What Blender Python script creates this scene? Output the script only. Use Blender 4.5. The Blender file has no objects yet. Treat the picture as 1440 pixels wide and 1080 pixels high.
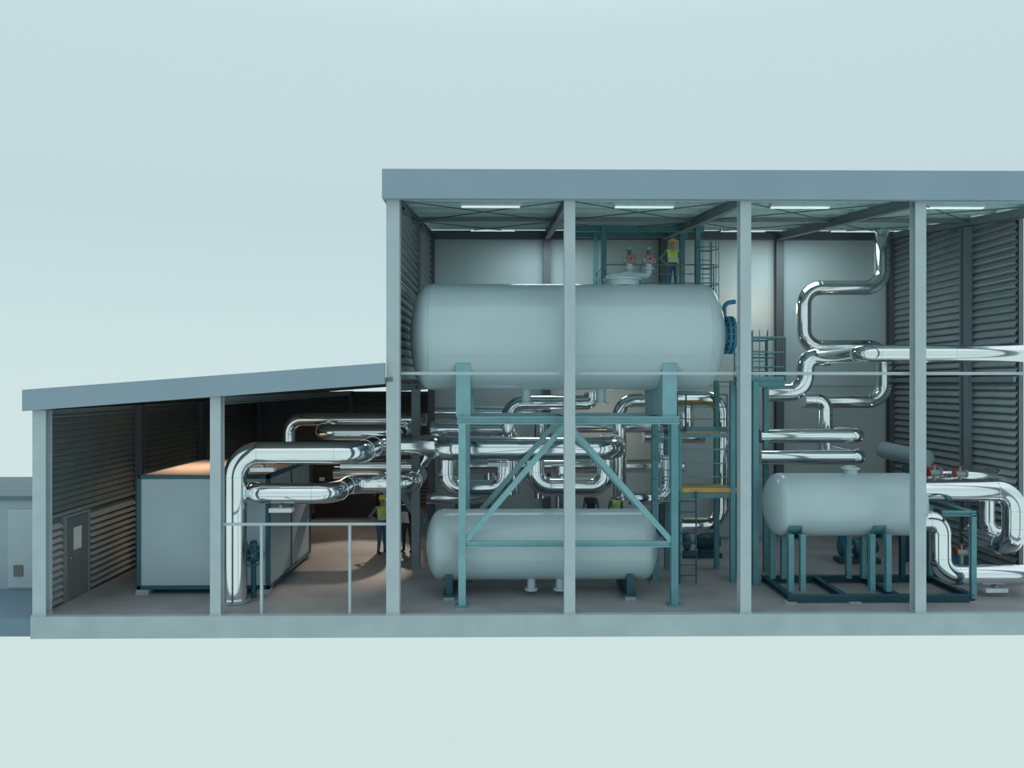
import bpy, math, random
from mathutils import Vector, Matrix
random.seed(4)
sc = bpy.context.scene
try:
    sc.view_settings.view_transform = 'Standard'
    sc.view_settings.look = 'None'
except Exception: pass

# ---------------------------------------------------------------- survey of the photo
F = 1100.0; D = 18.0; ZC = 5.27; T = math.radians(0.7)
def W(px, py, y):
    """world point seen at photo pixel (px,py) that really stands at depth y (metres behind the facade)"""
    a = (px-720)/F; b = (540-py)/F
    dx = math.sin(T)+a*math.cos(T); dy = math.cos(T)-a*math.sin(T)
    s = (y+D)/dy
    return Vector((dx*s, y, ZC+b*s))
def WX(px, y): return W(px, 540, y).x
def WZ(px, py, y): return W(px, py, y).z

# ---------------------------------------------------------------- materials
MATS = {}
def mat(name, col, rough=0.6, metal=0.0, var=0.08, scale=3.0, bump=0.0, bscale=40.0, emit=None, estr=0.0, coat=0.0, dirt=None):
    m = bpy.data.materials.new(name); m.use_nodes = True
    nt = m.node_tree; b = nt.nodes['Principled BSDF']
    b.inputs['Roughness'].default_value = rough
    b.inputs['Metallic'].default_value = metal
    if coat: b.inputs['Coat Weight'].default_value = coat
    tc = nt.nodes.new('ShaderNodeTexCoord')
    n = nt.nodes.new('ShaderNodeTexNoise'); n.inputs['Scale'].default_value = scale; n.inputs['Detail'].default_value = 5
    nt.links.new(tc.outputs['Object'], n.inputs['Vector'])
    r = nt.nodes.new('ShaderNodeValToRGB')
    d = dirt if dirt else tuple(max(0, x*(1-var*1.6)) for x in col)
    r.color_ramp.elements[0].position = 0.3; r.color_ramp.elements[1].position = 0.7
    r.color_ramp.elements[0].color = (*d, 1)
    r.color_ramp.elements[1].color = (*[min(1, x*(1+var)) for x in col], 1)
    nt.links.new(n.outputs['Fac'], r.inputs['Fac'])
    nt.links.new(r.outputs['Color'], b.inputs['Base Color'])
    if bump:
        n2 = nt.nodes.new('ShaderNodeTexNoise'); n2.inputs['Scale'].default_value = bscale
        nt.links.new(tc.outputs['Object'], n2.inputs['Vector'])
        bp = nt.nodes.new('ShaderNodeBump'); bp.inputs['Strength'].default_value = bump; bp.inputs['Distance'].default_value = 0.02
        nt.links.new(n2.outputs['Fac'], bp.inputs['Height'])
        nt.links.new(bp.outputs['Normal'], b.inputs['Normal'])
    if emit:
        b.inputs['Emission Color'].default_value = (*emit, 1)
        b.inputs['Emission Strength'].default_value = estr
    MATS[name] = m
    return m
mat('painted_steel_light', (.41,.50,.53), .5, 0, .04)
mat('fascia_steel', (.25,.35,.42), .5, 0, .03, .6)
mat('rafter_grey', (.20,.25,.28), .55, 0, .06)
mat('dark_column', (.10,.12,.14), .5, 0, .06)
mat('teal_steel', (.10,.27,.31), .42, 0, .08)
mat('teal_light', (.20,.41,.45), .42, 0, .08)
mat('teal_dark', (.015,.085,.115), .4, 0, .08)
mat('tank_paint', (.43,.56,.60), .26, .0, .03, .8, coat=.25)
mat('chrome_cladding', (.86,.90,.92), .11, 1, .03, 1.2, bump=.05, bscale=3)
mat('chrome_band', (.74,.79,.82), .16, 1, .03)
mat('concrete_edge', (.38,.475,.495), .8, 0, .05, 1.5, bump=.15)
mat('concrete_floor', (.32,.33,.345), .5, 0, .12, .9, bump=.1, bscale=15)
mat('wall_panel', (.46,.56,.58), .7, 0, .03, .5)
mat('panel_joint', (.30,.36,.37), .7)
mat('louvre_metal', (.34,.40,.42), .38, .35, .06)
mat('louvre_dark', (.16,.20,.21), .5, .2, .06)
mat('ceiling_deck', (.50,.68,.68), .5, .0, .04)
mat('container_panel', (.36,.46,.51), .45, 0, .04, .7)
mat('container_roof', (.66,.54,.44), .7, 0, .05)
mat('lamp_tube', (.8,.9,.9), .4, emit=(.8,1,1), estr=.45)
mat('lamp_body', (.55,.62,.64), .5)
mat('deck_yellow', (.62,.36,.07), .5, 0, .15)
mat('blue_machine', (.02,.16,.26), .35, 0, .06)
mat('red_paint', (.35,.05,.04), .4)
mat('black_cabinet', (.025,.03,.035), .4)
mat('foot_grey', (.33,.36,.38), .8)
mat('door_grey', (.15,.175,.185), .5)
mat('white_plate', (.66,.72,.74), .5)
mat('annex_wall', (.34,.43,.48), .6, 0, .03)
mat('annex_door', (.42,.51,.55), .6, 0, .03)
mat('annex_roof', (.11,.18,.21), .5)
mat('pad_blue', (.15,.24,.30), .8, 0, .04)
mat('skin', (.50,.29,.20), .5, 0, .05)
mat('hair', (.05,.03,.02), .7)
mat('eye', (.03,.03,.03), .3)
mat('lips', (.4,.15,.13), .5)
mat('hivis', (.66,.95,.10), .6)
mat('reflective_tape', (.7,.73,.73), .3)
mat('jeans', (.07,.17,.32), .8)
mat('dark_cloth', (.05,.055,.065), .8)
mat('shirt_blue', (.16,.24,.32), .8)
mat('boots', (.03,.025,.02), .6)
mat('helmet_yellow', (.85,.92,.03), .35, coat=.3)
mat('paper', (.85,.86,.86), .7, 0, .01)

# ---------------------------------------------------------------- mesh builder
class MB:
    def __init__(s): s.v=[]; s.f=[]; s.m=[]; s.sm=[]; s.mats=[]
    def mi(s, m):
        if m not in s.mats: s.mats.append(m)
        return s.mats.index(m)
    def add(s, vs, fs, m, smooth=False):
        o=len(s.v); s.v += [tuple(v) for v in vs]; k=s.mi(m)
        for f in fs:
            s.f.append(tuple(i+o for i in f)); s.m.append(k); s.sm.append(smooth)
    def box(s, x0,x1,y0,y1,z0,z1,m):
        vs=[(x,y,z) for x in (x0,x1) for y in (y0,y1) for z in (z0,z1)]
        s.add(vs, [(0,1,3,2),(4,6,7,5),(0,4,5,1),(2,3,7,6),(0,2,6,4),(1,5,7,3)], m)
    def beam(s, p, q, w, h, m, up=Vector((0,0,1))):
        p=Vector(p); q=Vector(q); d=(q-p).normalized()
        if abs(d.dot(up))>.98: up=Vector((0,1,0))
        a=d.cross(up).normalized()*w/2; b=a.cross(d).normalized()*h/2
        vs=[p+i*a+j*b for i,j in ((-1,-1),(1,-1),(1,1),(-1,1))]+[q+i*a+j*b for i,j in ((-1,-1),(1,-1),(1,1),(-1,1))]
        s.add(vs, [(3,2,1,0),(4,5,6,7),(0,1,5,4),(1,2,6,5),(2,3,7,6),(3,0,4,7)], m)
    def ibeam(s, p, q, w, h, m, t=.025, up=Vector((0,0,1))):
        p=Vector(p); q=Vector(q); d=(q-p).normalized()
        if abs(d.dot(up))>.98: up=Vector((0,1,0))
        a=d.cross(up).normalized(); b=a.cross(d).normalized()
        s.beam(p+b*(h/2-t/2), q+b*(h/2-t/2), w, t, m, up)
        s.beam(p-b*(h/2-t/2), q-b*(h/2-t/2), w, t, m, up)
        s.beam(p, q, t, h-2*t, m, up)
    def sweep(s, pts, rad, m, seg=20, cap=True, smooth=True):
        pts=[Vector(p) for p in pts]
        n=len(pts); rr = rad if isinstance(rad,(list,tuple)) else [rad]*n
        d=(pts[1]-pts[0]).normalized()
        u=Vector((0,0,1)) if abs(d.z)<.9 else Vector((1,0,0))
        a=d.cross(u).normalized()
        vs=[]
        for i in range(n):
            if i==0: t=pts[1]-pts[0]
            elif i==n-1: t=pts[-1]-pts[-2]
            else: t=(pts[i+1]-pts[i]).normalized()+(pts[i]-pts[i-1]).normalized()
            if t.length<1e-6: t=d
            t.normalize()
            a=(a-t*a.dot(t)).normalized(); b=t.cross(a)
            for k in range(seg):
                an=2*math.pi*k/seg
                vs.append(pts[i]+(a*math.cos(an)+b*math.sin(an))*rr[i])
        fs=[]
        for i in range(n-1):
            for k in range(seg):
                k2=(k+1)%seg
                fs.append((i*seg+k,i*seg+k2,(i+1)*seg+k2,(i+1)*seg+k))
        s.add(vs,fs,m,smooth)
        if cap:
            s.add(vs[:seg],[tuple(range(seg-1,-1,-1))],m); s.add(vs[-seg:],[tuple(range(seg))],m)
    def cyl(s,p,q,r,m,seg=16,r2=None): s.sweep([p,q],[r,r if r2 is None else r2],m,seg)
    def lathe(s, o, axis, prof, m, seg=48):
        axis=Vector(axis).normalized(); o=Vector(o)
        u=Vector((0,0,1)) if abs(axis.z)<.9 else Vector((1,0,0))
        a=axis.cross(u).normalized(); b=axis.cross(a)
        vs=[]; n=len(prof)
        for t,r in prof:
            r=max(r,.0005)
            for k in range(seg):
                an=2*math.pi*k/seg
                vs.append(o+axis*t+(a*math.cos(an)+b*math.sin(an))*r)
        fs=[(i*seg+k,(i+1)*seg+k,(i+1)*seg+(k+1)%seg,i*seg+(k+1)%seg) for i in range(n-1) for k in range(seg)]
        s.add(vs,fs,m,True)
    def torus(s,c,axis,R,r,m,seg=20,ts=8,arc=(0,2*math.pi),up=None):
        axis=Vector(axis).normalized(); c=Vector(c)
        u=up or (Vector((0,0,1)) if abs(axis.z)<.9 else Vector((1,0,0)))
        a=axis.cross(u).normalized(); b=axis.cross(a)
        pts=[c+(a*math.cos(arc[0]+(arc[1]-arc[0])*k/seg)+b*math.sin(arc[0]+(arc[1]-arc[0])*k/seg))*R for k in range(seg+1)]
        s.sweep(pts,r,m,ts,cap=False)
    def ball(s,c,r,m,seg=14,rings=8):
        c=Vector(c); r=Vector(r) if not isinstance(r,(int,float)) else Vector((r,r,r))
        vs=[c+Vector((0,0,r.z))]
        for i in range(1,rings):
            ph=math.pi*i/rings
            for k in range(seg):
                an=2*math.pi*k/seg
                vs.append(c+Vector((r.x*math.sin(ph)*math.cos(an),r.y*math.sin(ph)*math.sin(an),r.z*math.cos(ph))))
        vs.append(c-Vector((0,0,r.z))); L=len(vs)-1
        fs=[(0,1+k,1+(k+1)%seg) for k in range(seg)]
        for i in range(rings-2):
            for k in range(seg):
                fs.append((1+i*seg+k,1+(i+1)*seg+k,1+(i+1)*seg+(k+1)%seg,1+i*seg+(k+1)%seg))
        fs+=[(L,1+(rings-2)*seg+(k+1)%seg,1+(rings-2)*seg+k) for k in range(seg)]
        s.add(vs,fs,m,True)
    def obj(s,name,bevel=0):
        me=bpy.data.meshes.new(name+'_mesh'); me.from_pydata(s.v,[],s.f)
        for m in s.mats: me.materials.append(MATS[m])
        me.polygons.foreach_set('material_index',s.m); me.polygons.foreach_set('use_smooth',s.sm)
        me.update()
        o=bpy.data.objects.new(name,me); sc.collection.objects.link(o)
        if bevel:
            b=o.modifiers.new('bevel','BEVEL'); b.width=bevel; b.segments=2; b.limit_method='ANGLE'; b.angle_limit=.7
        return o

def rounded(path, R):
    path=[Vector(p) for p in path]; out=[path[0]]; joints=[]
    for i in range(1,len(path)-1):
        p=path[i]; a=(path[i-1]-p); b=(path[i+1]-p)
        r=min(R, a.length*.49, b.length*.49)
        a.normalize(); b.normalize()
        s0=p+a*r; s1=p+b*r; joints += [(s0,-a),(s1,b)]
        for k in range(0,11):
            t=k/10*math.pi/2
            out.append(p + a*r*(1-math.sin(t)) + b*r*(1-math.cos(t)))
    out.append(path[-1]); return out, joints

def pipe(name, path, r, bend=None, bands=True, m='chrome_cladding', flanges=(), seg=28):
    mb=MB()
    pts,joints=rounded(path, bend or r*2.1)
    mb.sweep(pts,r,m,seg)
    if bands:
        for c,d in joints: mb.cyl(c-d*.012,c+d*.012,r*1.022,'chrome_band',seg)
        P=[Vector(p) for p in path]
        for a,b in zip(P[:-1],P[1:]):
            L=(b-a).length; n=int(L/2.2)
            for k in range(1,n):
                c=a+(b-a)*k/n; d=(b-a).normalized(); mb.cyl(c-d*.008,c+d*.008,r*1.012,'chrome_band',seg)
    P=[Vector(p) for p in path]
    for i in flanges:
        c=P[i]; d=(P[1]-P[0]).normalized() if i==0 else (P[-1]-P[-2]).normalized()
        mb.cyl(c-d*.04,c+d*.04,r*1.3,'chrome_band',seg)
    return mb.obj(name)

# ---------------------------------------------------------------- camera / studio sky
cam=bpy.data.cameras.new('camera'); co=bpy.data.objects.new('camera',cam); sc.collection.objects.link(co)
cam.sensor_width=36; cam.lens=F/1440*36; cam.clip_end=2000
co.location=(0,-D,ZC); co.rotation_euler=(math.pi/2,0,-T); sc.camera=co

w=bpy.data.worlds.new('sky'); sc.world=w; w.use_nodes=True; nt=w.node_tree
bg=nt.nodes['Background']
tc=nt.nodes.new('ShaderNodeTexCoord'); sp=nt.nodes.new('ShaderNodeSeparateXYZ'); nt.links.new(tc.outputs['Generated'],sp.inputs[0])
mr=nt.nodes.new('ShaderNodeMapRange'); mr.inputs['From Min'].default_value=-1; mr.inputs['From Max'].default_value=1
nt.links.new(sp.outputs['Z'],mr.inputs['Value'])
rp=nt.nodes.new('ShaderNodeValToRGB'); nt.links.new(mr.outputs[0],rp.inputs['Fac'])
e=rp.color_ramp.elements; e[0].position=0; e[0].color=(.64,.77,.75,1); e[1].position=1; e[1].color=(.9,.97,1,1)
for p_,c_ in ((.30,(.63,.765,.745,1)),(.40,(.63,.775,.765,1)),(.48,(.63,.775,.77,1)),(.54,(.60,.745,.76,1)),(.60,(.545,.69,.73,1)),(.70,(.56,.72,.745,1)),(.82,(.8,.92,.95,1))):
    x=e.new(p_); x.color=c_
nt.links.new(rp.outputs['Color'],bg.inputs['Color']); bg.inputs['Strength'].default_value=1.0

# ---------------------------------------------------------------- shell
X0=-10.56; XW=-2.5; BAY=4.04; XR=13.66; YB=9.3; YW=16.0; YR0=2.55
colx=[XW, XW+BAY, XW+2*BAY, XW+3*BAY]
ceil=lambda y: 9.62+.1*y
wz=lambda x: 4.66+(x+10.78)/(8.18)*.62

m=MB(); m.box(X0-.1,XR+.9,0,YW+.3,-.03,0,'concrete_floor'); m.box(X0-.12,XR+.92,-.17,YW+.32,-.5,-.03,'concrete_edge')
m.box(X0-.12,XR+.92,-.17,0,-.03,.0,'concrete_edge')
m.obj('floor')

def hcol(x,y,z0,z1,w=.24,d=.26,mm='painted_steel_light',name='steel_column'):
    m=MB(); t=.03
    m.box(x-w/2,x+w/2,y-d/2,y-d/2+t,z0,z1,mm); m.box(x-w/2,x+w/2,y+d/2-t,y+d/2,z0,z1,mm)
    m.box(x-.015,x+.015,y-d/2+t,y+d/2-t,z0,z1,mm)
    m.box(x-w/2-.02,x+w/2+.02,y-d/2-.02,y+d/2+.02,z0,z0+.03,mm)
    return m.obj(name)
for i,x in enumerate(colx): hcol(x,.0,0,9.6,.30 if i==0 else .25)
hcol(XR,.0,0,9.6)
hcol(-6.53,.0,0,wz(-6.53)); hcol(X0+.05,.0,0,wz(X0),.30)

m=MB(); m.box(-2.72,XR+.9,-.32,-.14,9.46,10.13,'fascia_steel'); m.box(-2.72,XR+.9,-.14,.2,10.06,10.13,'fascia_steel')
m.box(-2.72,-2.60,-.14,YB+.2,9.46,10.13,'fascia_steel'); m.obj('roof_fascia',.01)
def slab(m,x0,x1,y0,y1,z00,z01,th,mm):
    vs=[(x0,y0,z00),(x1,y0,z01),(x1,y1,z01),(x0,y1,z00),(x0,y0,z00+th),(x1,y0,z01+th),(x1,y1,z01+th),(x0,y1,z00+th)]
    m.add(vs,[(3,2,1,0),(4,5,6,7),(0,1,5,4),(1,2,6,5),(2,3,7,6),(3,0,4,7)],mm)
m=MB()
slab(m,-10.78,-2.66,-.32,-.16,4.66,5.27,.48,'fascia_steel'); slab(m,-10.78,-10.66,-.16,YW+.3,4.66,4.67,.47,'fascia_steel')
m.obj('roof_fascia',.01)
m=MB()
def rib_roof():
    x=-2.6
    prof=[]
    while x<XR+.8:
        prof += [(x,0),(x+.18,0),(x+.21,.05),(x+.27,.05)]; x+=.30
    vs=[]
    for y in (-.12,YB+.2):
        for (px,o) in prof: vs.append((px,y,ceil(y)+.12+o))
    n=len(prof); m.add(vs,[(i,i+1,n+i+1,n+i) for i in range(n-1)],'ceiling_deck')
    vs2=[(v[0],v[1],v[2]+.12) for v in ((-2.6,-.12,ceil(-.12)+.1),(XR+.8,-.12,ceil(-.12)+.1),(XR+.8,YB+.2,ceil(YB)+.12),(-2.6,YB+.2,ceil(YB)+.12))]
    m.add(vs2,[(0,1,2,3)],'ceiling_deck')
rib_roof()
for k in range(1,8):
    y=k*1.17; m.beam((-2.5,y,ceil(y)+.06),(XR,y,ceil(y)+.06),.07,.12,'ceiling_deck')
m.obj('ceiling')
m=MB(); slab(m,-10.66,-2.5,-.14,YW+.3,4.72,5.33,.1,'louvre_dark'); m.obj('ceiling')

m=MB()
for x in colx+[XR]:
    m.ibeam((x,-.1,ceil(0)-.12),(x,YB,ceil(YB)-.12),.18,.26,'rafter_grey')
m.beam((-2.5,YB-.1,ceil(YB)-.1),(XR,YB-.1,ceil(YB)-.1),.2,.28,'dark_column')
m.beam((-2.5,YB/2,ceil(YB/2)-.05),(XR,YB/2,ceil(YB/2)-.05),.08,.12,'rafter_grey')
for a,b in zip(colx,colx[1:]+[XR]):
    for (y0,y1) in ((.2,YB/2),(YB/2,YB-.2)):
        m.cyl((a,y0,ceil(y0)-.1),(b,y1,ceil(y1)-.1),.014,'dark_column',6); m.cyl((b,y0,ceil(y0)-.1),(a,y1,ceil(y1)-.1),.014,'dark_column',6)
for x in (X0,-6.53,XW):
    m.ibeam((x,-.1,wz(x)-.1),(x,YW,wz(x)-.1),.14,.18,'rafter_grey')
m.obj('roof_frame')
for x in colx[1:]+[XR-.1]: hcol(x,YB-.2,0,ceil(YB)-.25,.26,.26,'dark_column')
hcol(XW+.05,YB-.2,0,ceil(YB)-.25,.2,.26,'dark_column')
hcol(XR-.15,YB/2,0,ceil(YB/2)-.25,.24,.26,'rafter_grey')
hcol(XW+.0,YB/2,0,ceil(YB/2)-.25,.24,.26,'rafter_grey')
for y in (4.65,9.3,15.8): hcol(X0+.12,y,0,wz(X0)-.02,.2,.2,'dark_column')
hcol(-6.53,15.8,0,4.9,.2,.2,'dark_column')

m=MB(); m.box(-2.5,XR,YB,YB+.15,0,ceil(YB),'wall_panel')
m.box(-2.5,XR,YB-.01,YB,5.2-.012,5.2+.012,'panel_joint')
m.obj('wall_back')

def louvre(m, x, y0,y1, z0, z1f, pitch, dep, sgn, mm):
    n=int((max(z1f(y0),z1f(y1))-z0)/pitch)
    for i in range(n):
        za=z0+i*pitch
        if za+pitch>z1f(y0)+.02: ys=(y0 if z1f(y0)>=za+pitch else y0+(y1-y0)*(za+pitch-z1f(y0))/(z1f(y1)-z1f(y0)+1e-6))
        else: ys=y0
        if ys>=y1: continue
        vs=[]
        for y in (ys,y1):
            vs += [(x,y,za),(x+sgn*dep,y,za+pitch*.18),(x+sgn*dep,y,za+pitch*.3),(x,y,za+pitch*.95),(x,y,za+pitch)]
        m.add(vs,[(j,j+1,5+j+1,5+j) if sgn<0 else (j,5+j,5+j+1,j+1) for j in range(4)],mm)
def plainwall(m,x,y0,y1,z0,za,zb,t,mm):
    vs=[(x,y0,z0),(x,y1,z0),(x,y1,zb),(x,y0,za),(x+t,y0,z0),(x+t,y1,z0),(x+t,y1,zb),(x+t,y0,za)]
    m.add(vs,[(0,1,2,3),(7,6,5,4),(0,4,5,1),(2,6,7,3),(0,3,7,4),(1,5,6,2)],mm)
# right wall: louvred from YR0 back, the strip in front left out so the pipes reflect more light
m=MB(); plainwall(m,XR+.02,YR0,YB,0,ceil(YR0),ceil(YB),.12,'louvre_dark')
louvre(m,XR+.02,YR0+.02,YB-.1,.05,lambda y:ceil(y),.21,.09,-1,'louvre_metal'); m.beam((XR-.1,YR0,5.4),(XR-.1,YB,5.4),.08,.14,'rafter_grey')
m.beam((XR-.1,.1,ceil(0)-.1),(XR-.1,YB,ceil(YB)-.1),.16,.2,'rafter_grey'); m.obj('wall_right')
m=MB(); plainwall(m,XW-.12,.1,YB,5.35,ceil(0),ceil(YB),.1,'louvre_dark')
louvre(m,XW-.02,.15,YB-.1,5.36,lambda y:ceil(y),.21,.09,1,'louvre_metal'); m.beam((XW+.05,.1,7.6),(XW+.05,YB,7.6),.08,.12,'rafter_grey')
plainwall(m,XW-.12,YB+.2,YW,0,5.2,5.2,.1,'louvre_dark'); m.obj('wall_left')
m=MB(); plainwall(m,X0-.12,.1,.88,0,4.72,4.72,.1,'louvre_dark'); plainwall(m,X0-.12,.88,2.07,2.12,4.72,4.72,.1,'louvre_dark'); plainwall(m,X0-.12,2.07,YW,0,4.72,4.72,.1,'louvre_dark')
louvre(m,X0-.02,.15,.85,0.05,lambda y:2.1,.16,.08,1,'louvre_metal')
louvre(m,X0-.02,2.1,4.6,0.05,lambda y:2.1,.16,.08,1,'louvre_metal')
louvre(m,X0-.02,.15,4.6,2.2,lambda y:4.72,.15,.03,1,'louvre_dark')
louvre(m,X0-.02,4.7,YW,0.05,lambda y:4.72,.16,.05,1,'louvre_dark')
m.box(X0-.02,X0+.06,.1,4.6,2.12,2.2,'rafter_grey'); m.obj('wall_left')
m=MB(); m.box(X0,XW,YW,YW+.12,0,4.95,'louvre_dark')
for i in range(30):
    z=.1+i*.16; vs=[(X0,YW,z),(X0,YW-.09,z+.03),(X0,YW,z+.15),(XW,YW,z),(XW,YW-.09,z+.03),(XW,YW,z+.15)]
    m.add(vs,[(0,3,4,1),(1,4,5,2)],'louvre_dark')
m.obj('wall_back')
m=MB(); xd=X0-.10
m.box(xd,X0+.07,.9,.98,.005,2.1,'rafter_grey'); m.box(xd,X0+.07,1.97,2.05,.005,2.1,'rafter_grey'); m.box(xd,X0+.07,.98,1.97,2.03,2.1,'rafter_grey')
m.box(X0+.0,X0+.05,.99,1.96,.01,2.02,'door_grey')
m.box(X0+.05,X0+.06,1.3,1.65,1.2,1.75,'white_plate'); m.cyl((X0+.05,1.08,1.05),(X0+.12,1.08,1.05),.015,'chrome_band',8); m.cyl((X0+.12,1.08,1.05),(X0+.12,1.2,1.05),.012,'chrome_band',8)
m.obj('door_1',.004)

m=MB(); m.beam((XW+.15,.12,ZC+15/61),(XR,.12,ZC+15/61),.05,.07,'painted_steel_light'); m.obj('trim_girt')
m=MB(); z=WZ(400,737,0)
m.beam((-6.4,.0,z),(XW-.15,.0,z),.05,.06,'painted_steel_light')
for px in (368,492): m.beam((WX(px,0),0,0),(WX(px,0),0,z),.06,.06,'painted_steel_light')
m.obj('guard_rail')

m=MB(); m.box(-17,-10.92,2.6,6.6,-.1,2.25,'annex_wall'); m.box(-17.1,-10.87,2.5,6.7,2.25,2.36,'annex_roof')
m.box(-12.9,-11.1,2.56,2.6,-.05,2.0,'annex_door'); m.box(-12.05,-11.98,2.54,2.6,-.05,2.0,'rafter_grey')
m.box(-12.75,-12.5,2.54,2.57,.25,.55,'door_grey'); m.box(-12.2,-12.1,2.5,2.56,.9,.94,'door_grey')
m.obj('annex_building',.01)
m=MB(); m.box(-17,-10.69,.0,7.5,-.5,-.1,'pad_blue'); m.obj('ground',.01)

# ---------------------------------------------------------------- tanks
def tank_profile(L,R,dd):
    pr=[]
    for k in range(0,13):
        a=k/12*math.pi/2; pr.append((dd*(1-math.cos(a)), R*math.sin(a)))
    body=[(dd+.04,R),(dd+.05,R+.006),(dd+.07,R+.006),(dd+.08,R)]
    out=pr+body
    out += [(L-b[0],b[1]) for b in reversed(body)]
    out += [(L-t,r) for t,r in reversed(pr)]
    return out
YT=1.75
xa,xb=WX(578,YT),WX(1013,YT); zt=WZ(720,474,YT); RT=1.33
m=MB(); m.lathe((xa,YT,zt),(1,0,0),tank_profile(xb-xa,RT,.5),'tank_paint',96)
nx=WX(875,YT); m.cyl((nx,YT,zt+RT-.05),(nx,YT,zt+RT+.10),.42,'tank_paint',32); m.cyl((nx,YT,zt+RT+.10),(nx,YT,zt+RT+.14),.48,'tank_paint',32)
for px in (740,800,845):
    q=WX(px,YT); m.cyl((q,YT,zt-RT-.35),(q,YT,zt-RT+.1),.12,'tank_paint',20); m.cyl((q,YT,zt-RT-.37),(q,YT,zt-RT-.32),.19,'tank_paint',20)
m.obj('pressure_tank')
m=MB(); q=Vector((xb-.03,YT,zt+.05))
m.cyl(q,q+Vector((.14,0,0)),.38,'blue_machine',32); m.cyl(q+Vector((.14,0,0)),q+Vector((.22,0,0)),.48,'blue_machine',32)
m.cyl(q+Vector((.25,0,0)),q+Vector((.32,0,0)),.48,'blue_machine',32); m.cyl(q+Vector((.2,0,0)),q+Vector((.4,0,0)),.3,'blue_machine',32)
for k in range(16):
    a=k*math.pi/8; m.cyl(q+Vector((.12,.43*math.cos(a),.43*math.sin(a))),q+Vector((.37,.43*math.cos(a),.43*math.sin(a))),.022,'teal_light',6)
pts,_=rounded([q+Vector((.1,-.1,.3)),q+Vector((.1,-.1,.80)),q+Vector((.38,-.1,.84))],.22); m.sweep(pts,.055,'blue_machine',12)
m.obj('tank_manway')

m=MB(); fy0,fy1=.58,2.92; lx,rx=WX(650,fy0),WX(948,fy0); ztop=WZ(800,591,fy0); zmid=WZ(800,765,fy0)
for y in (fy0,fy1):
    for x in (lx,rx):
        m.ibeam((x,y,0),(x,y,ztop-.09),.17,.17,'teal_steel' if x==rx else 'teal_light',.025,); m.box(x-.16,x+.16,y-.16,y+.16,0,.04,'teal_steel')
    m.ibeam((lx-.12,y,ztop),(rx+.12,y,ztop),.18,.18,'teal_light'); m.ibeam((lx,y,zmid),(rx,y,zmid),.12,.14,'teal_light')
    cx=WX(797,fy0)
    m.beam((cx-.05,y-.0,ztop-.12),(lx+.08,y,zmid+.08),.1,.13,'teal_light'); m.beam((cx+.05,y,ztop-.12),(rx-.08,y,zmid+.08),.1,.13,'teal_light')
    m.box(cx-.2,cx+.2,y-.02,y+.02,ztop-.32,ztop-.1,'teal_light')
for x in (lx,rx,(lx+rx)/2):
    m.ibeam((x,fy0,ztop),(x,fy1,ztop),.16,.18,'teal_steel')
for x in (lx,rx): m.ibeam((x,fy0,zmid),(x,fy1,zmid),.12,.14,'teal_steel')
for x in (lx+.02,rx-.1):
    n=24; half=1.15; zb=ztop+.09; vs=[]; fs=[]
    for dx in (-.17,.17):
        for k in range(n+1):
            yy=-half+2*half*k/n; vs.append((x+dx,YT+yy,zb)); vs.append((x+dx,YT+yy,zt-math.sqrt((RT+.01)**2-yy**2)))
    N=2*(n+1)
    for k in range(n):
        a=2*k; fs += [(a,a+1,a+3,a+2),(N+a,N+a+2,N+a+3,N+a+1),(a+1,N+a+1,N+a+3,a+3)]
    fs += [(0,N,N+1,1),(2*n,2*n+1,N+2*n+1,N+2*n)]
    m.add(vs,fs,'teal_light')
m.obj('tank_support_frame')

YL=1.78; xa2,xb2=WX(600,YL),WX(923,YL); z2=WZ(720,765,YL); R2=.88
m=MB(); m.lathe((xa2,YL,z2),(1,0,0),tank_profile(xb2-xa2,R2,.36),'tank_paint',80)
for px in (634,880):
    x=WX(px,YL)
    m.box(x-.08,x+.08,YL-.65,YL+.65,.12,z2-R2+.28,'teal_dark'); m.box(x-.14,x+.14,YL-.75,YL+.75,.08,.13,'teal_dark')
    for yy in (-.62,.62): m.box(x-.13,x+.13,YL+yy-.13,YL+yy+.13,0,.09,'foot_grey')
for px in (747,787):
    x=WX(px,YL-.3); m.cyl((x,YL-.3,.16),(x,YL-.3,z2-R2+.2),.1,'tank_paint',20); m.cyl((x,YL-.3,.14),(x,YL-.3,.20),.16,'tank_paint',20)
m.obj('feedwater_tank')

Y3=1.8; xa3=WX(1076,Y3); xb3=WX(1296,Y3); z3=WZ(1180,709,Y3); R3=.79
m=MB(); m.lathe((xa3,Y3,z3),(1,0,0),tank_profile(xb3-xa3,R3,.36),'tank_paint',80)
x=WX(1196,Y3); m.cyl((x,Y3,z3+R3-.06),(x,Y3,z3+R3+.14),.17,'tank_paint',24)
m.lathe((x,Y3,z3+R3+.10),(0,0,1),[(0,0),(0,.23),(.05,.23),(.05,.17),(.09,.13),(.11,0)],'tank_paint',24)
m.obj('condensate_tank')
m=MB(); ya,yb=.8,2.7; xl=WX(1108,ya); xr=WX(1368,ya)
for y in (ya,yb): m.ibeam((xl,y,.1),(xr,y,.1),.14,.16,'teal_dark')
for x in (xl+.1,WX(1190,ya),WX(1265,ya),xr): m.ibeam((x,ya,.1),(x,yb,.1),.14,.14,'teal_dark')
zs=z3-R3+.12
for px in (1118,1135,1234,1257):
    x=WX(px,ya)
    for y in (ya+.3,yb-.3): m.ibeam((x,y,.18),(x,y,zs+.05),.13,.13,'teal_steel')
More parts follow.
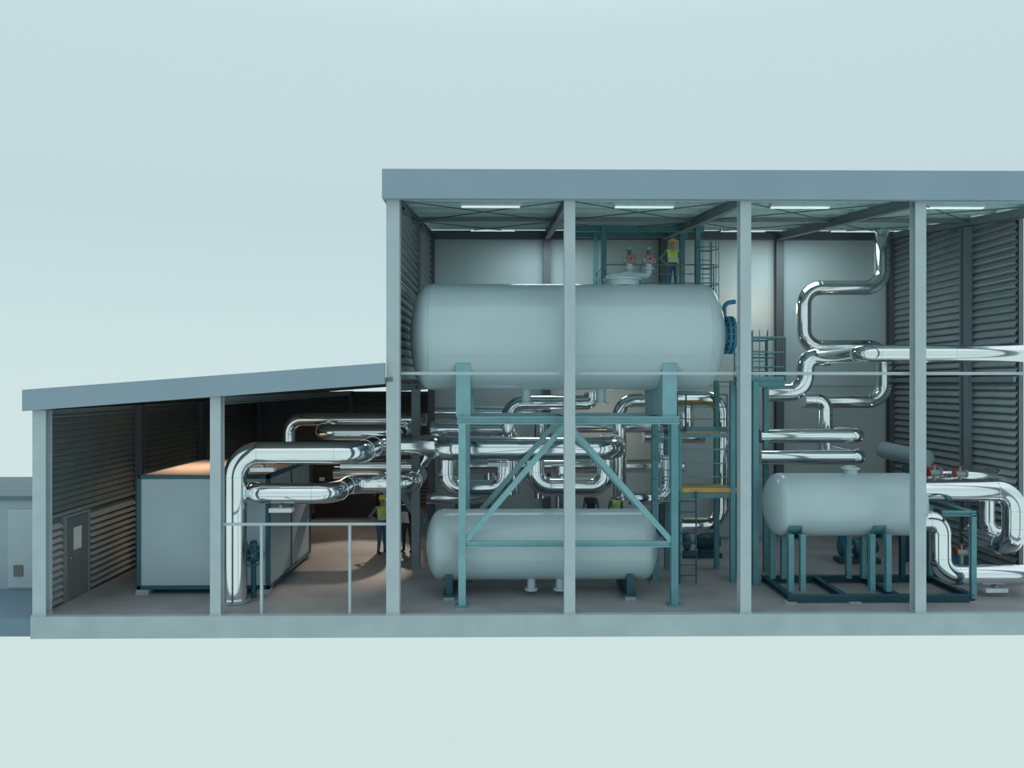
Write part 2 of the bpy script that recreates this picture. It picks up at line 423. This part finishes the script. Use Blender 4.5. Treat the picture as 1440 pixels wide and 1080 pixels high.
for px in (1126,1246):
    x=WX(px,ya); vs=[];fs=[];n=20;half=.68
    for dx in (-.16,.16):
        for k in range(n+1):
            yy=-half+2*half*k/n; vs.append((x+dx,Y3+yy,zs-.1)); vs.append((x+dx,Y3+yy,z3-math.sqrt((R3+.01)**2-yy**2)))
    N=2*(n+1)
    for k in range(n):
        a=2*k; fs += [(a,a+1,a+3,a+2),(N+a,N+a+2,N+a+3,N+a+1),(a+1,N+a+1,N+a+3,a+3),(a,a+2,N+a+2,N+a)]
    m.add(vs,fs,'teal_steel')
zt3=WZ(1365,722,ya)
for y in (ya,yb):
    m.ibeam((xr,y,.1),(xr,y,zt3),.12,.12,'teal_steel')
    if y==yb: m.ibeam((WX(1325,ya),y,.1),(WX(1325,ya),y,zt3),.12,.12,'teal_dark')
    m.ibeam((WX(1325,ya),y,zt3),(xr+.05,y,zt3),.12,.12,'teal_steel')
m.ibeam((xr,ya,zt3),(xr,yb,zt3),.12,.12,'teal_steel')
for px in (1110,1200,1290,1368): m.box(WX(px,ya)-.14,WX(px,ya)+.14,ya-.14,ya+.14,0,.03,'foot_grey')
m.obj('tank_stand')

# ---------------------------------------------------------------- boiler container
bx0,bx1=WX(192,1.65),WX(379,1.65); by0,by1=1.65,5.9; bz0=.13; bz1=WZ(300,668,1.65)
m=MB(); m.box(bx0+.03,bx1-.03,by0+.03,by1-.03,bz0+.03,bz1-.05,'container_panel')
m.box(bx0+.04,bx1-.04,by0+.04,by1-.04,bz1-.05,bz1-.01,'container_roof')
e_=.1
for x in (bx0+e_/2,bx1-e_/2):
    for y in (by0+e_/2,by1-e_/2): m.beam((x,y,bz0),(x,y,bz1),e_,e_,'teal_dark')
    for z in (bz0+e_/2,bz1-e_/2): m.beam((x,by0,z),(x,by1,z),e_,e_,'teal_dark')
    m.beam((x,(by0+by1)/2,bz0),(x,(by0+by1)/2,bz1),e_*.8,e_*.8,'teal_dark')
for y in (by0+e_/2,by1-e_/2):
    for z in (bz0+e_/2,bz1-e_/2): m.beam((bx0,y,z),(bx1,y,z),e_,e_,'teal_dark')
for x in (bx0+.15,bx1-.15):
    for y in (by0+.1,by1-.2): m.box(x-.16,x+.16,y-.14,y+.14,0,bz0,'foot_grey')
m.obj('boiler_enclosure',.008)
def wheel(m,c,axis,R,mm='teal_dark'):
    axis=Vector(axis).normalized(); c=Vector(c)
    m.torus(c,axis,R,R*.09,mm,28,8); m.cyl(c-axis*R*.15,c+axis*R*.15,R*.18,mm,12)
    u=Vector((0,0,1)) if abs(axis.z)<.9 else Vector((1,0,0)); a=axis.cross(u).normalized(); b=axis.cross(a)
    for k in range(5):
        an=k*2*math.pi/5; m.cyl(c,c+(a*math.cos(an)+b*math.sin(an))*R,R*.07,mm,8)
m=MB(); c=W(355,781,1.1); wheel(m,c,(.35,-1,0),.26,'teal_dark'); m.cyl(c,c+Vector((-.1,.3,0)),.035,'chrome_band',10)
m.lathe((c.x-.06,c.y+.28,c.z-.2),(0,0,1),[(0,0),(0,.12),(.05,.16),(.3,.16),(.36,.1),(.5,.08),(.5,0)],'teal_dark',20); m.cyl((c.x-.06,c.y+.28,0),(c.x-.06,c.y+.28,c.z),.06,'teal_dark',14)
m.obj('gate_valve')

# ---------------------------------------------------------------- big cladded pipes
def Wp(lst): return [W(*p) for p in lst]
N_='insulated_pipe'
a0=W(331,637,1.0); a1=W(506,637,1.0); xB=WX(612,3.4)
pipe(N_,[(a0.x,1.0,.05),a0,a1,(a1.x,3.4,a1.z),(xB,3.4,a1.z)],.275,flanges=(0,))
b0=W(606,631,3.3); b1=W(868,631,3.3)
pipe(N_,[(b0.x,5.2,b0.z),(b0.x,3.3,b0.z),(b1.x,3.3,b0.z),(b1.x,5.2,b0.z)],.33)
c0=W(354,694,1.15); c1=W(470,694,1.15); xC=WX(578,3.0)
pipe(N_,[(c0.x,1.7,c0.z),(c0.x,1.15,c0.z),(c1.x,1.15,c0.z),(c1.x,3.0,c0.z),(xC,3.0,c0.z),(xC,5,c0.z)],.25,bend=.5)
pipe(N_,Wp([(406,650,6),(406,590,6),(600,590,6)]),.2)
d0=W(450,608,4.3); d1=W(560,608,4.3)
pipe(N_,[(d0.x,6.0,d0.z),(d0.x,4.3,d0.z),(d1.x,4.3,d0.z),(d1.x,8,d0.z)],.23)
pipe(N_,Wp([(480,655,5),(600,655,5),(600,612,5)]),.2)
pipe(N_,Wp([(470,665,7),(545,665,7),(545,740,7)]),.2)
pipe(N_,Wp([(608,604,5.2),(722,604,5.2),(722,695,5.2)]),.19,flanges=(0,))
pipe(N_,Wp([(628,640,4.2),(628,687,4.2),(710,687,4.2),(710,640,4.2)]),.25,bend=.42)
pipe(N_,Wp([(752,640,4.2),(752,685,4.2),(852,685,4.2),(852,640,4.2)]),.27,bend=.45)
pipe(N_,Wp([(715,640,4.6),(715,566,4.6),(832,566,4.6),(832,552,4.6)]),.21)
pipe(N_,Wp([(871,700,5.0),(871,563,5.0),(918,563,5.0)]),.2,flanges=(0,))
pipe(N_,Wp([(905,560,4.6),(1014,560,4.6),(1014,738,4.6),(957,738,4.6)]),.22,flanges=(3,))
pipe(N_,Wp([(940,640,3.8),(940,700,3.8),(885,700,3.8)]),.2)
pipe(N_,Wp([(790,655,4.9),(790,760,4.9)]),.2)
pipe(N_,Wp([(650,655,6.2),(960,655,6.2)]),.22)
pipe(N_,Wp([(612,580,6.8),(760,580,6.8),(760,700,6.8)]),.2)
pipe(N_,Wp([(600,700,6.5),(690,700,6.5),(690,600,6.5)]),.2)
pipe(N_,Wp([(800,600,7.2),(930,600,7.2),(930,700,7.2)]),.2)
pipe(N_,Wp([(965,600,4.9),(965,570,4.9)]),.22)
pipe(N_,Wp([(905,614,5.5),(990,614,5.5)]),.2)
pipe(N_,Wp([(1240,322,7.3),(1240,405,7.3),(1130,405,7.3),(1130,488,7.3),(1243,488,7.3),(1243,564,7.3),(1125,564,7.3)]),.24,bend=.55)
m0=W(1216,497,1.7); m1=W(1132,500,4.6)
pipe(N_,[(XR+4.5,1.7,m0.z),m0,(m0.x,4.6,m0.z)],.215,bend=.35)
pipe(N_,[(m0.x+.3,4.6,m0.z),(m1.x,4.6,m0.z),(m1.x,4.6,WZ(1132,552,4.6)),(WX(1075,4.6),4.6,WZ(1132,552,4.6))],.26,bend=.5)
n0=W(1210,613,4.0); pipe(N_,[(WX(1068,4),4.0,n0.z),n0,(n0.x,5.4,n0.z)],.2,bend=.3)
n0=W(1212,643,3.5); pipe(N_,[(WX(1068,3.5),3.5,n0.z),n0,(n0.x,5.2,n0.z)],.2,bend=.3)
pipe(N_,Wp([(1130,562,6.0),(1160,562,6.0),(1160,650,6.0)]),.23,bend=.35)
p0=W(1292,690,1.8); p1=W(1426,690,1.8)
pipe(N_,[p0,p1,(p1.x,1.8,WZ(1426,770,1.8)),(p1.x,3.6,WZ(1426,770,1.8))],.27,bend=.5)
q3=Wp([(1285,732,1.3),(1322,732,1.3),(1322,808,1.3),(1560,808,1.3)])
pipe(N_,q3,.25,bend=.42)
pipe(N_,Wp([(1388,690,2.9),(1388,748,2.9),(1424,748,2.9),(1424,690,2.9)]),.19,bend=.3)
pipe(N_,Wp([(1300,668,3.4),(1406,668,3.4)]),.18)
pipe(N_,Wp([(1290,680,4.4),(1385,680,4.4),(1385,760,4.4)]),.2)
for (px,py,y) in ((370,660,1.0),(396,717,1.15),(1398,829,1.3),(700,653,3.3)):
    c=W(px,py,y); m=MB(); m.box(c.x-.28,c.x+.28,c.y-.12,c.y+.12,c.z-.05,c.z+.05,'white_plate'); m.box(c.x-.03,c.x+.03,c.y-.1,c.y+.1,c.z,c.z+.12,'foot_grey'); m.obj('pipe_shoe',.004)

m=MB(); a=W(1240,632,7.0); b=W(1306,646,4.8)
m.lathe(a,b-a,tank_profile((b-a).length,.27,.12),'container_panel',40); m.box(b.x-.6,b.x-.4,b.y+.2,b.y+.35,0,b.z-.2,'teal_dark'); m.obj('heat_exchanger')

m=MB()
for px in (885,912):
    x=WX(px,YT+.3); y=YT+.3; z0=zt+RT
    pts,_=rounded([(nx,YT,z0+.12),(nx,YT,z0+.25),(x,y,z0+.25),(x,y,z0+.62)],.14); m.sweep(pts,.085,'tank_paint',16)
    m.cyl((x,y,z0+.42),(x,y,z0+.46),.14,'tank_paint',20)
    m.ball((x,y,z0+.66),(.13,.13,.14),'foot_grey'); m.cyl((x,y,z0+.7),(x,y,z0+.98),.05,'teal_dark',12); m.cyl((x,y,z0+.92),(x,y,z0+1.0),.075,'teal_steel',12)
    m.cyl((x-.15,y,z0+.66),(x+.17,y,z0+.66),.075,'foot_grey',14); wheel(m,(x+.02,y-.2,z0+.68),(0.2,-1,0),.12,'red_paint'); m.cyl((x,y,z0+.68),(x+.02,y-.2,z0+.68),.03,'red_paint',8)
x=WX(856,YT); pts,_=rounded([(nx,YT,z0+.2),(x,YT,z0+.2),(x,YT,z0-.05)],.15); m.sweep(pts,.1,'tank_paint',16)
m.obj('relief_valve')

# ---------------------------------------------------------------- platforms
def railing(m,pts,h=1.05,mm='teal_steel',r=.022):
    pts=[Vector(p) for p in pts]
    for a,b in zip(pts[:-1],pts[1:]):
        L=(b-a).length; n=max(1,int(round(L/1.1)))
        for k in range(n+1):
            c=a+(b-a)*k/n; m.cyl(c,c+Vector((0,0,h)),r,mm,8)
        for f in (1,.66,.33): m.cyl(a+Vector((0,0,h*f)),b+Vector((0,0,h*f)),r if f==1 else r*.7,mm,8)
        m.beam(a+Vector((0,0,.06)),b+Vector((0,0,.06)),.01,.12,mm)
def ladder(m,x,y,z0,z1,cage=True,mm='teal_steel'):
    for s in (-.22,.22): m.beam((x+s,y,z0),(x+s,y,z1),.03,.05,mm)
    z=z0+.2
    while z<z1-.05: m.cyl((x-.22,y,z),(x+.22,y,z),.014,mm,6); z+=.28
    if cage:
        z=max(z0+.3,z0)
        while z<z1: m.torus((x,y-.3,z),(0,0,1),.36,.016,mm,20,6); z+=.55
        for k in range(5):
            a=-math.pi*.5+(k-2)*.6; m.cyl((x+.36*math.cos(a),y-.3+.36*math.sin(a),z0+.3),(x+.36*math.cos(a),y-.3+.36*math.sin(a),z1),.012,mm,6)
m=MB(); y0,y1=2.75,4.3; xl,xr=WX(955,y0),WX(1030,y0); zd=WZ(1000,690,y0); zd2=WZ(1000,608,y0)
for x in (xl,xr):
    for y in (y0,y1): m.ibeam((x,y,0),(x,y,ZC+.1 if x==xr else zd2),.13,.13,'teal_steel',.015)
m.box(xl-.05,xr+.1,y0,y1,zd-.03,zd,'deck_yellow'); m.beam((xl-.1,y0-.03,zd+.02),(xr+.1,y0-.03,zd+.02),.03,.12,'deck_yellow')
for y in (y0,y1): m.ibeam((xl,y,zd-.12),(xr,y,zd-.12),.1,.14,'teal_steel',.015)
railing(m,[(xl,y1,zd),(xl,y0,zd),(xr,y0,zd)],1.1)
m.box(xl+.3,xr,y0+.5,y1,zd2-.04,zd2,'deck_yellow'); m.ibeam((xl,y0,zd2-.08),(xr,y0,zd2-.08),.08,.12,'teal_steel',.015)
m.ibeam((xl,y0,zd2-.08),(xl,y1,zd2-.08),.08,.12,'teal_steel',.015); railing(m,[(xl+.3,y1,zd2),(xl+.3,y0+.5,zd2),(xr,y0+.5,zd2)],1.0)
ladder(m,WX(934,y0),y0+.1,zd-.5,zd2+.3,True)
ladder(m,WX(966,y0),y0-.1,0,zd,False,'teal_dark')
m.obj('service_platform')
m=MB(); y0,y1=2.4,3.9; xl,xr=WX(1062,y0),WX(1104,y0); zd=WZ(1080,536,y0)
for x in (xl,xr):
    for y in (y0,y1):
        if x==xl or y==y1: m.ibeam((x,y,0),(x,y,zd),.14,.14,'teal_steel',.015)
m.box(xl-.5,xr,y0,y1,zd-.03,zd,'deck_yellow'); m.ibeam((xl-.5,y0,zd-.08),(xr,y0,zd-.08),.1,.16,'teal_steel',.015)
railing(m,[(xl-.1,y0,zd),(xr,y0,zd),(xr,y1,zd),(xl-.1,y1,zd)],1.15)
ladder(m,WX(1093,y0),y1-.1,zd-.2,zd+1.4,True)
m.obj('service_platform')
m=MB(); y0,y1=6.2,8.3; zd=8.12; xl,xr=WX(849,y0),WX(981,y0)
for x in (xl,xr):
    for y in (y0,y1): m.ibeam((x,y,zd-.2),(x,y,ceil(y)-.05),.16,.16,'teal_steel',.02)
for y in (y0,y1): m.ibeam((xl-.9,y,ceil(y)-.16),(xr+.2,y,ceil(y)-.16),.14,.18,'teal_steel',.02); m.ibeam((xl,y,zd-.1),(xr+.5,y,zd-.1),.12,.16,'teal_steel',.02)
m.box(xl,xr+.5,y0,y1,zd-.03,zd,'deck_yellow')
railing(m,[(xl,y1,zd),(xl,y0,zd),(xr+.5,y0,zd)],.85)
ladder(m,WX(994,6.1),6.4,5.3,zd+1.6,True)
m.obj('service_platform')

m=MB(); a=W(566,690,5.2); b=W(600,745,5.2)
for yy in (5.2,6.0): m.beam((a.x-.2,yy,a.z+.2),(b.x+.2,yy,b.z-.4),.04,.2,'rafter_grey')
for k in range(7):
    t=k/6; c=Vector((a.x-.2,0,a.z+.15)).lerp(Vector((b.x+.2,0,b.z-.35)),t); m.box(c.x-.12,c.x+.12,5.2,6.0,c.z-.015,c.z+.015,'rafter_grey')
for yy in (5.2,6.0): m.beam((b.x+.2,yy,0),(b.x+.2,yy,b.z-.3),.08,.08,'rafter_grey'); m.beam((a.x-.2,yy,0),(a.x-.2,yy,a.z+.2),.08,.08,'rafter_grey')
m.obj('steel_stair')

def pump(px,py,y,mm,sc_=1.0,rot=0):
    c=W(px,py,y); m=MB(); s=sc_; x,z=c.x,0
    m.box(x-.5*s,x+.5*s,y-.2*s,y+.2*s,0,.12*s,'teal_dark')
    m.lathe((x-.1*s,y,.38*s),(1,0,0),[(0,0),(0,.17*s),(.02,.19*s),(.5*s,.19*s),(.52*s,.15*s),(.58*s,.15*s),(.58*s,0)],mm,24)
    for k in range(10): m.cyl((x+(.02+k*.04)*s,y,.38*s),(x+(.032+k*.04)*s,y,.38*s),.21*s,mm,20)
    m.cyl((x-.3*s,y,.38*s),(x-.1*s,y,.38*s),.06*s,'foot_grey',12)
    m.lathe((x-.45*s,y,.38*s),(1,0,0),[(0,0),(0,.12*s),(.04*s,.22*s),(.15*s,.22*s),(.2*s,.08*s),(.2*s,0)],'blue_machine',24)
    m.cyl((x-.38*s,y,.4*s),(x-.38*s,y,.85*s),.08*s,'blue_machine',14); m.cyl((x-.38*s,y,.83*s),(x-.38*s,y,.88*s),.14*s,'blue_machine',14)
    m.box(x-.02*s,x+.3*s,y-.12*s,y+.12*s,.12*s,.25*s,'teal_dark')
    return m.obj('centrifugal_pump')
pump(1335,790,3.2,'blue_machine',1.0); pump(1205,780,5.0,'blue_machine',1.2); pump(700,760,7.5,'teal_dark',1.2); pump(860,760,7.2,'teal_dark',1.2); pump(985,760,5.8,'teal_dark',1.2)
for (px,py,y) in ((1314,664,2.6),(1352,776,2.2),(1350,666,3.0)):
    c=W(px,py,y); m=MB(); m.cyl(c-Vector((.14,0,.02)),c+Vector((.14,0,-.02)),.08,'foot_grey',16); m.cyl(c,c+Vector((0,0,.2)),.03,'foot_grey',10); wheel(m,c+Vector((0,0,.2)),(0,0,1),.09,'red_paint')
    m.cyl(c+Vector((-.17,0,0)),c+Vector((-.14,0,0)),.11,'red_paint',16); m.cyl(c+Vector((.14,0,0)),c+Vector((.17,0,0)),.11,'foot_grey',16); m.cyl(c-Vector((0,0,.35)),c,.05,'foot_grey',10)
    m.obj('globe_valve')

def cabinet(x0,x1,y,h,mm='black_cabinet'):
    m=MB(); m.box(x0,x1,y,y+.5,.08,h,mm); m.box(x0+.03,x1-.03,y+.03,y+.5,0,.08,'foot_grey')
    n=max(1,int((x1-x0)/.7))
    for k in range(n):
        a=x0+(x1-x0)*k/n; b=x0+(x1-x0)*(k+1)/n; m.box(a+.02,b-.02,y-.02,y,.12,h-.04,mm); m.box(b-.09,b-.07,y-.05,y-.02,h*.45,h*.6,'chrome_band')
        m.box(a+.2,a+.4,y-.025,y-.015,h*.75,h*.82,'white_plate')
    return m.obj('electrical_cabinet',.006)
cabinet(WX(442,12.5),WX(530,12.5),12.5,2.0); cabinet(WX(400,14),WX(436,14),14,2.1,'door_grey')
cabinet(WX(1010,8.5),WX(1080,8.5),8.4,2.0,'container_panel')
cabinet(WX(640,8.5),WX(690,8.5),8.4,1.9,'door_grey')

# ---------------------------------------------------------------- lights
for (px,y,L) in ((690,1.3,1.5),(906,1.3,1.5),(1125,1.3,1.5),(1342,1.3,1.5),(693,7.4,1.5),(870,7.4,1.5),(1045,7.4,1.5),(1200,7.4,1.5)):
    x=WX(px,y); z=ceil(y)-.02; m=MB()
    m.box(x-L/2,x+L/2,y-.09,y+.09,z-.07,z,'lamp_body'); m.cyl((x-L/2+.03,y-.04,z-.09),(x+L/2-.03,y-.04,z-.09),.02,'lamp_tube',8); m.cyl((x-L/2+.03,y+.04,z-.09),(x+L/2-.03,y+.04,z-.09),.02,'lamp_tube',8)
    for s in (-.4,.4): m.cyl((x+s,y,z),(x+s,y,ceil(y)+.1),.01,'lamp_body',6)
    m.obj('fluorescent_light')
def light(kind,name,loc,target,energy,col,size=.5,spot=None,blend=.5):
    l=bpy.data.lights.new(name,kind); l.energy=energy; l.color=col
    if kind=='AREA': l.size=size
    if kind in('SPOT','POINT'): l.shadow_soft_size=size
    if kind=='SPOT': l.spot_size=spot or 1.4; l.spot_blend=blend
    o=bpy.data.objects.new(name,l); sc.collection.objects.link(o); o.location=loc
    d=Vector(target)-Vector(loc); o.rotation_euler=d.to_track_quat('-Z','Y').to_euler(); return o
warm=(1,.70,.48); cool=(.80,.97,1)
light('SPOT','wing_sun_streak_spot',(-3.6,10.2,4.6),(-4.9,5.9,0),950,(1,.78,.60),.08,.85)  # added spot standing in for the warm sun streaks on the floor, no fixture
light('SPOT','wing_ceiling_light',(-8.4,3.8,4.6),(-8.2,3.5,0),190,warm,.3,2.2,.8)
light('AREA','wing_back_light',(-6,11.5,4.5),(-5.5,11.5,0),45,warm,1.0)
light('POINT','hall_lamp',(WX(1075,7.6),8.3,WZ(1075,430,8.2)),(0,0,0),22,warm,.2)
light('POINT','hall_lamp',(WX(860,7),7.9,3.9),(0,0,0),25,warm,.2)
light('POINT','hall_lamp',(WX(1330,6),5.6,2.2),(0,0,0),45,warm,.2)
light('AREA','hall_ceiling_light',(1.5,7.0,10.0),(1.5,8.0,3),85,cool,2)
light('AREA','hall_ceiling_light',(9.5,7.0,10.0),(9.5,8.0,3),95,cool,2)

# ---------------------------------------------------------------- people
def seg_dist(p,a,b):
    ab=b-a; L=ab.length_squared; t=0 if L<1e-9 else max(0,min(1,(p-a).dot(ab)/L)); return (p-(a+ab*t)).length
def person(name, foot, yaw, pose='down', top='hivis', sleeve='shirt_blue', legs='jeans', sheet=False):
    V=Vector; prims=[]; mb=MB()
    def caps(a,b,r1,r2,lab):
        a=V(a);b=V(b); prims.append((a,b,(r1+r2)/2,lab))
        d=(b-a).normalized()
        pts=[];rs=[]
        for k in range(4): t=math.pi/2*k/3; pts.append(a-d*r1*math.cos(t)); rs.append(max(.002,r1*math.sin(t)))
        for k in range(4): t=math.pi/2*k/3; pts.append(b+d*r2*math.sin(t)); rs.append(max(.002,r2*math.cos(t)))
        mb.sweep(pts,rs,'skin',14)
    def ell(c,r,lab): mb.ball(c,r,'skin',18,12); prims.append((V(c),V(c),min(r),lab))
    for s in (-1,1):
        st=.03 if s>0 else -.03
        hip=V((s*.09,0,.92)); kn=V((s*.11,-.02+st,.50)); an=V((s*.125,.02+st,.09))
        caps(hip,kn,.095,.062,'leg'); caps(kn,an,.06,.044,'leg'); caps(an+V((0,.02,-.03)),an+V((s*.02,-.14,-.05)),.042,.035,'foot'); caps(kn+V((0,.02,-.08)),kn+V((0,.02,-.2)),.058,.055,'leg')
    ell((0,.01,.97),(.165,.115,.12),'leg'); ell((0,0,1.13),(.15,.105,.15),'torso'); ell((0,0,1.30),(.175,.12,.17),'torso'); caps((-.15,0,1.42),(.15,0,1.42),.065,.065,'torso')
    caps((0,.01,1.44),(0,-.005,1.55),.055,.052,'head'); ell((0,-.01,1.655),(.075,.092,.105),'head'); ell((0,-.035,1.60),(.052,.062,.055),'head'); ell((0,-.105,1.638),(.012,.02,.02),'head')
    for s in (-1,1): ell((s*.077,0,1.645),(.012,.02,.03),'head')
    arms={}
    for s in (-1,1):
        sh=V((s*.19,0,1.41))
        if pose=='down' or (pose=='hip' and s>0): el=V((s*.25,.03,1.13)); wr=V((s*.26,-.05,.89))
        elif pose=='hip': el=V((s*.38,.06,1.18)); wr=V((s*.20,-.06,1.0))
        else: el=V((s*.24,-.06,1.14)); wr=V((s*.15,-.30,1.16))
        caps(sh,el,.055,.042,'sleeve'); caps(el,wr,.040,.028,'sleeve'); arms[s]=(el,wr)
    me=bpy.data.meshes.new('tmp'); me.from_pydata(mb.v,[],mb.f); tmp=bpy.data.objects.new('tmp',me); sc.collection.objects.link(tmp)
    r=tmp.modifiers.new('r','REMESH'); r.mode='VOXEL'; r.voxel_size=.013
    sm=tmp.modifiers.new('s','SMOOTH'); sm.iterations=3; sm.factor=.5
    dg=bpy.context.evaluated_depsgraph_get(); em=bpy.data.meshes.new_from_object(tmp.evaluated_get(dg)); bpy.data.objects.remove(tmp)
    vs=[v.co.copy() for v in em.vertices]
    out=MB(); groups={}
    for p in em.polygons:
        c=p.center; best=min(prims,key=lambda q:seg_dist(c,q[0],q[1])-q[2]); lab=best[3]
        if lab=='torso':
            k=top
            if top=='hivis' and (1.06<c.z<1.11 or 1.19<c.z<1.24 or (abs(abs(c.x)-.09)<.022 and c.z>1.24)): k='reflective_tape'
            if c.z>1.47: k='skin'
        elif lab=='sleeve': k=sleeve if sleeve else 'skin'
        elif lab=='leg': k=legs if c.z<1.04 else top
        elif lab=='foot': k='boots'
        else: k='skin'
        groups.setdefault(k,[]).append(tuple(p.vertices))
    out.v=[tuple(v) for v in vs]
    for k,fs in groups.items():
        i=out.mi(k)
        for f in fs: out.f.append(f); out.m.append(i); out.sm.append(True)
    for s in (-1,1):
        out.ball((s*.03,-.092,1.658),(.012,.008,.007),'eye',8,6); out.ball((s*.03,-.093,1.678),(.017,.006,.004),'hair',8,5)
    out.ball((0,-.094,1.602),(.022,.007,.006),'lips',8,5)
    out.ball((0,.018,1.665),(.079,.088,.095),'hair',16,10)
    hp=[(.0,.118),(.012,.108),(.05,.104),(.09,.085),(.115,.055),(.125,.02),(.125,0)]
    out.lathe((0,.0,1.69),(0,0,1),hp,'helmet_yellow',24); out.lathe((0,0,1.69),(0,0,1),[(0,0),(0,.118)],'helmet_yellow',24)
    out.ball((0,-.12,1.693),(.07,.06,.008),'helmet_yellow',14,6); out.beam((0,-.09,1.79),(0,.09,1.79),.025,.03,'helmet_yellow')
    for s in (-1,1):
        el,wr=arms[s]; d=(wr-el).normalized(); side=V((-s,0,0)) if abs(d.z)>.5 else V((0,0,-1))
        nrm=d.cross(side).normalized(); wd=nrm
        out.sweep([wr-d*.01,wr+d*.02,wr+d*.06,wr+d*.09],[.026,.033,.036,.030],'skin',12)
        for k,(off,Lf) in enumerate(((-.027,.062),(-.009,.075),(.009,.07),(.027,.055))):
            b=wr+d*.082+wd*off; k1=b+d*Lf*.45+side*.008; k2=k1+d*Lf*.3+side*.02; k3=k2+d*Lf*.15+side*.022
            out.sweep([b,k1,k2,k3],[.0095,.009,.008,.005],'skin',8)
        tb=wr+d*.03-wd*.03; out.sweep([tb,tb+d*.03-wd*.022+side*.01,tb+d*.055-wd*.024+side*.022],[.012,.0105,.007],'skin',8)
    if sheet:
        n=8
        v_=[]
        for i in range(n+1):
            for j in (0,1): x=-.26+.52*i/n; v_.append((x,-.38-.10*j-.015*math.cos(i*.9),.98+.36*j))
        out.add(v_,[(2*i,2*i+2,2*i+3,2*i+1) for i in range(n)],'paper')
    o=out.obj(name); o.location=foot; o.rotation_euler=(0,0,yaw); bpy.data.meshes.remove(em); return o
def ground_pt(px,y,z=0): return (WX(px,y),y,z+.0)
person('worker',ground_pt(537,6.4),math.radians(35),'hip')
person('worker',ground_pt(573,6.6),math.radians(-20),'sheet','dark_cloth','dark_cloth','dark_cloth',True)
person('worker',ground_pt(946,7.0,8.12),math.radians(-5),'hip')
person('worker',ground_pt(866,7.9),math.radians(20),'down')
person('worker',ground_pt(831,8.2),math.radians(-20),'down','dark_cloth','shirt_blue','jeans')
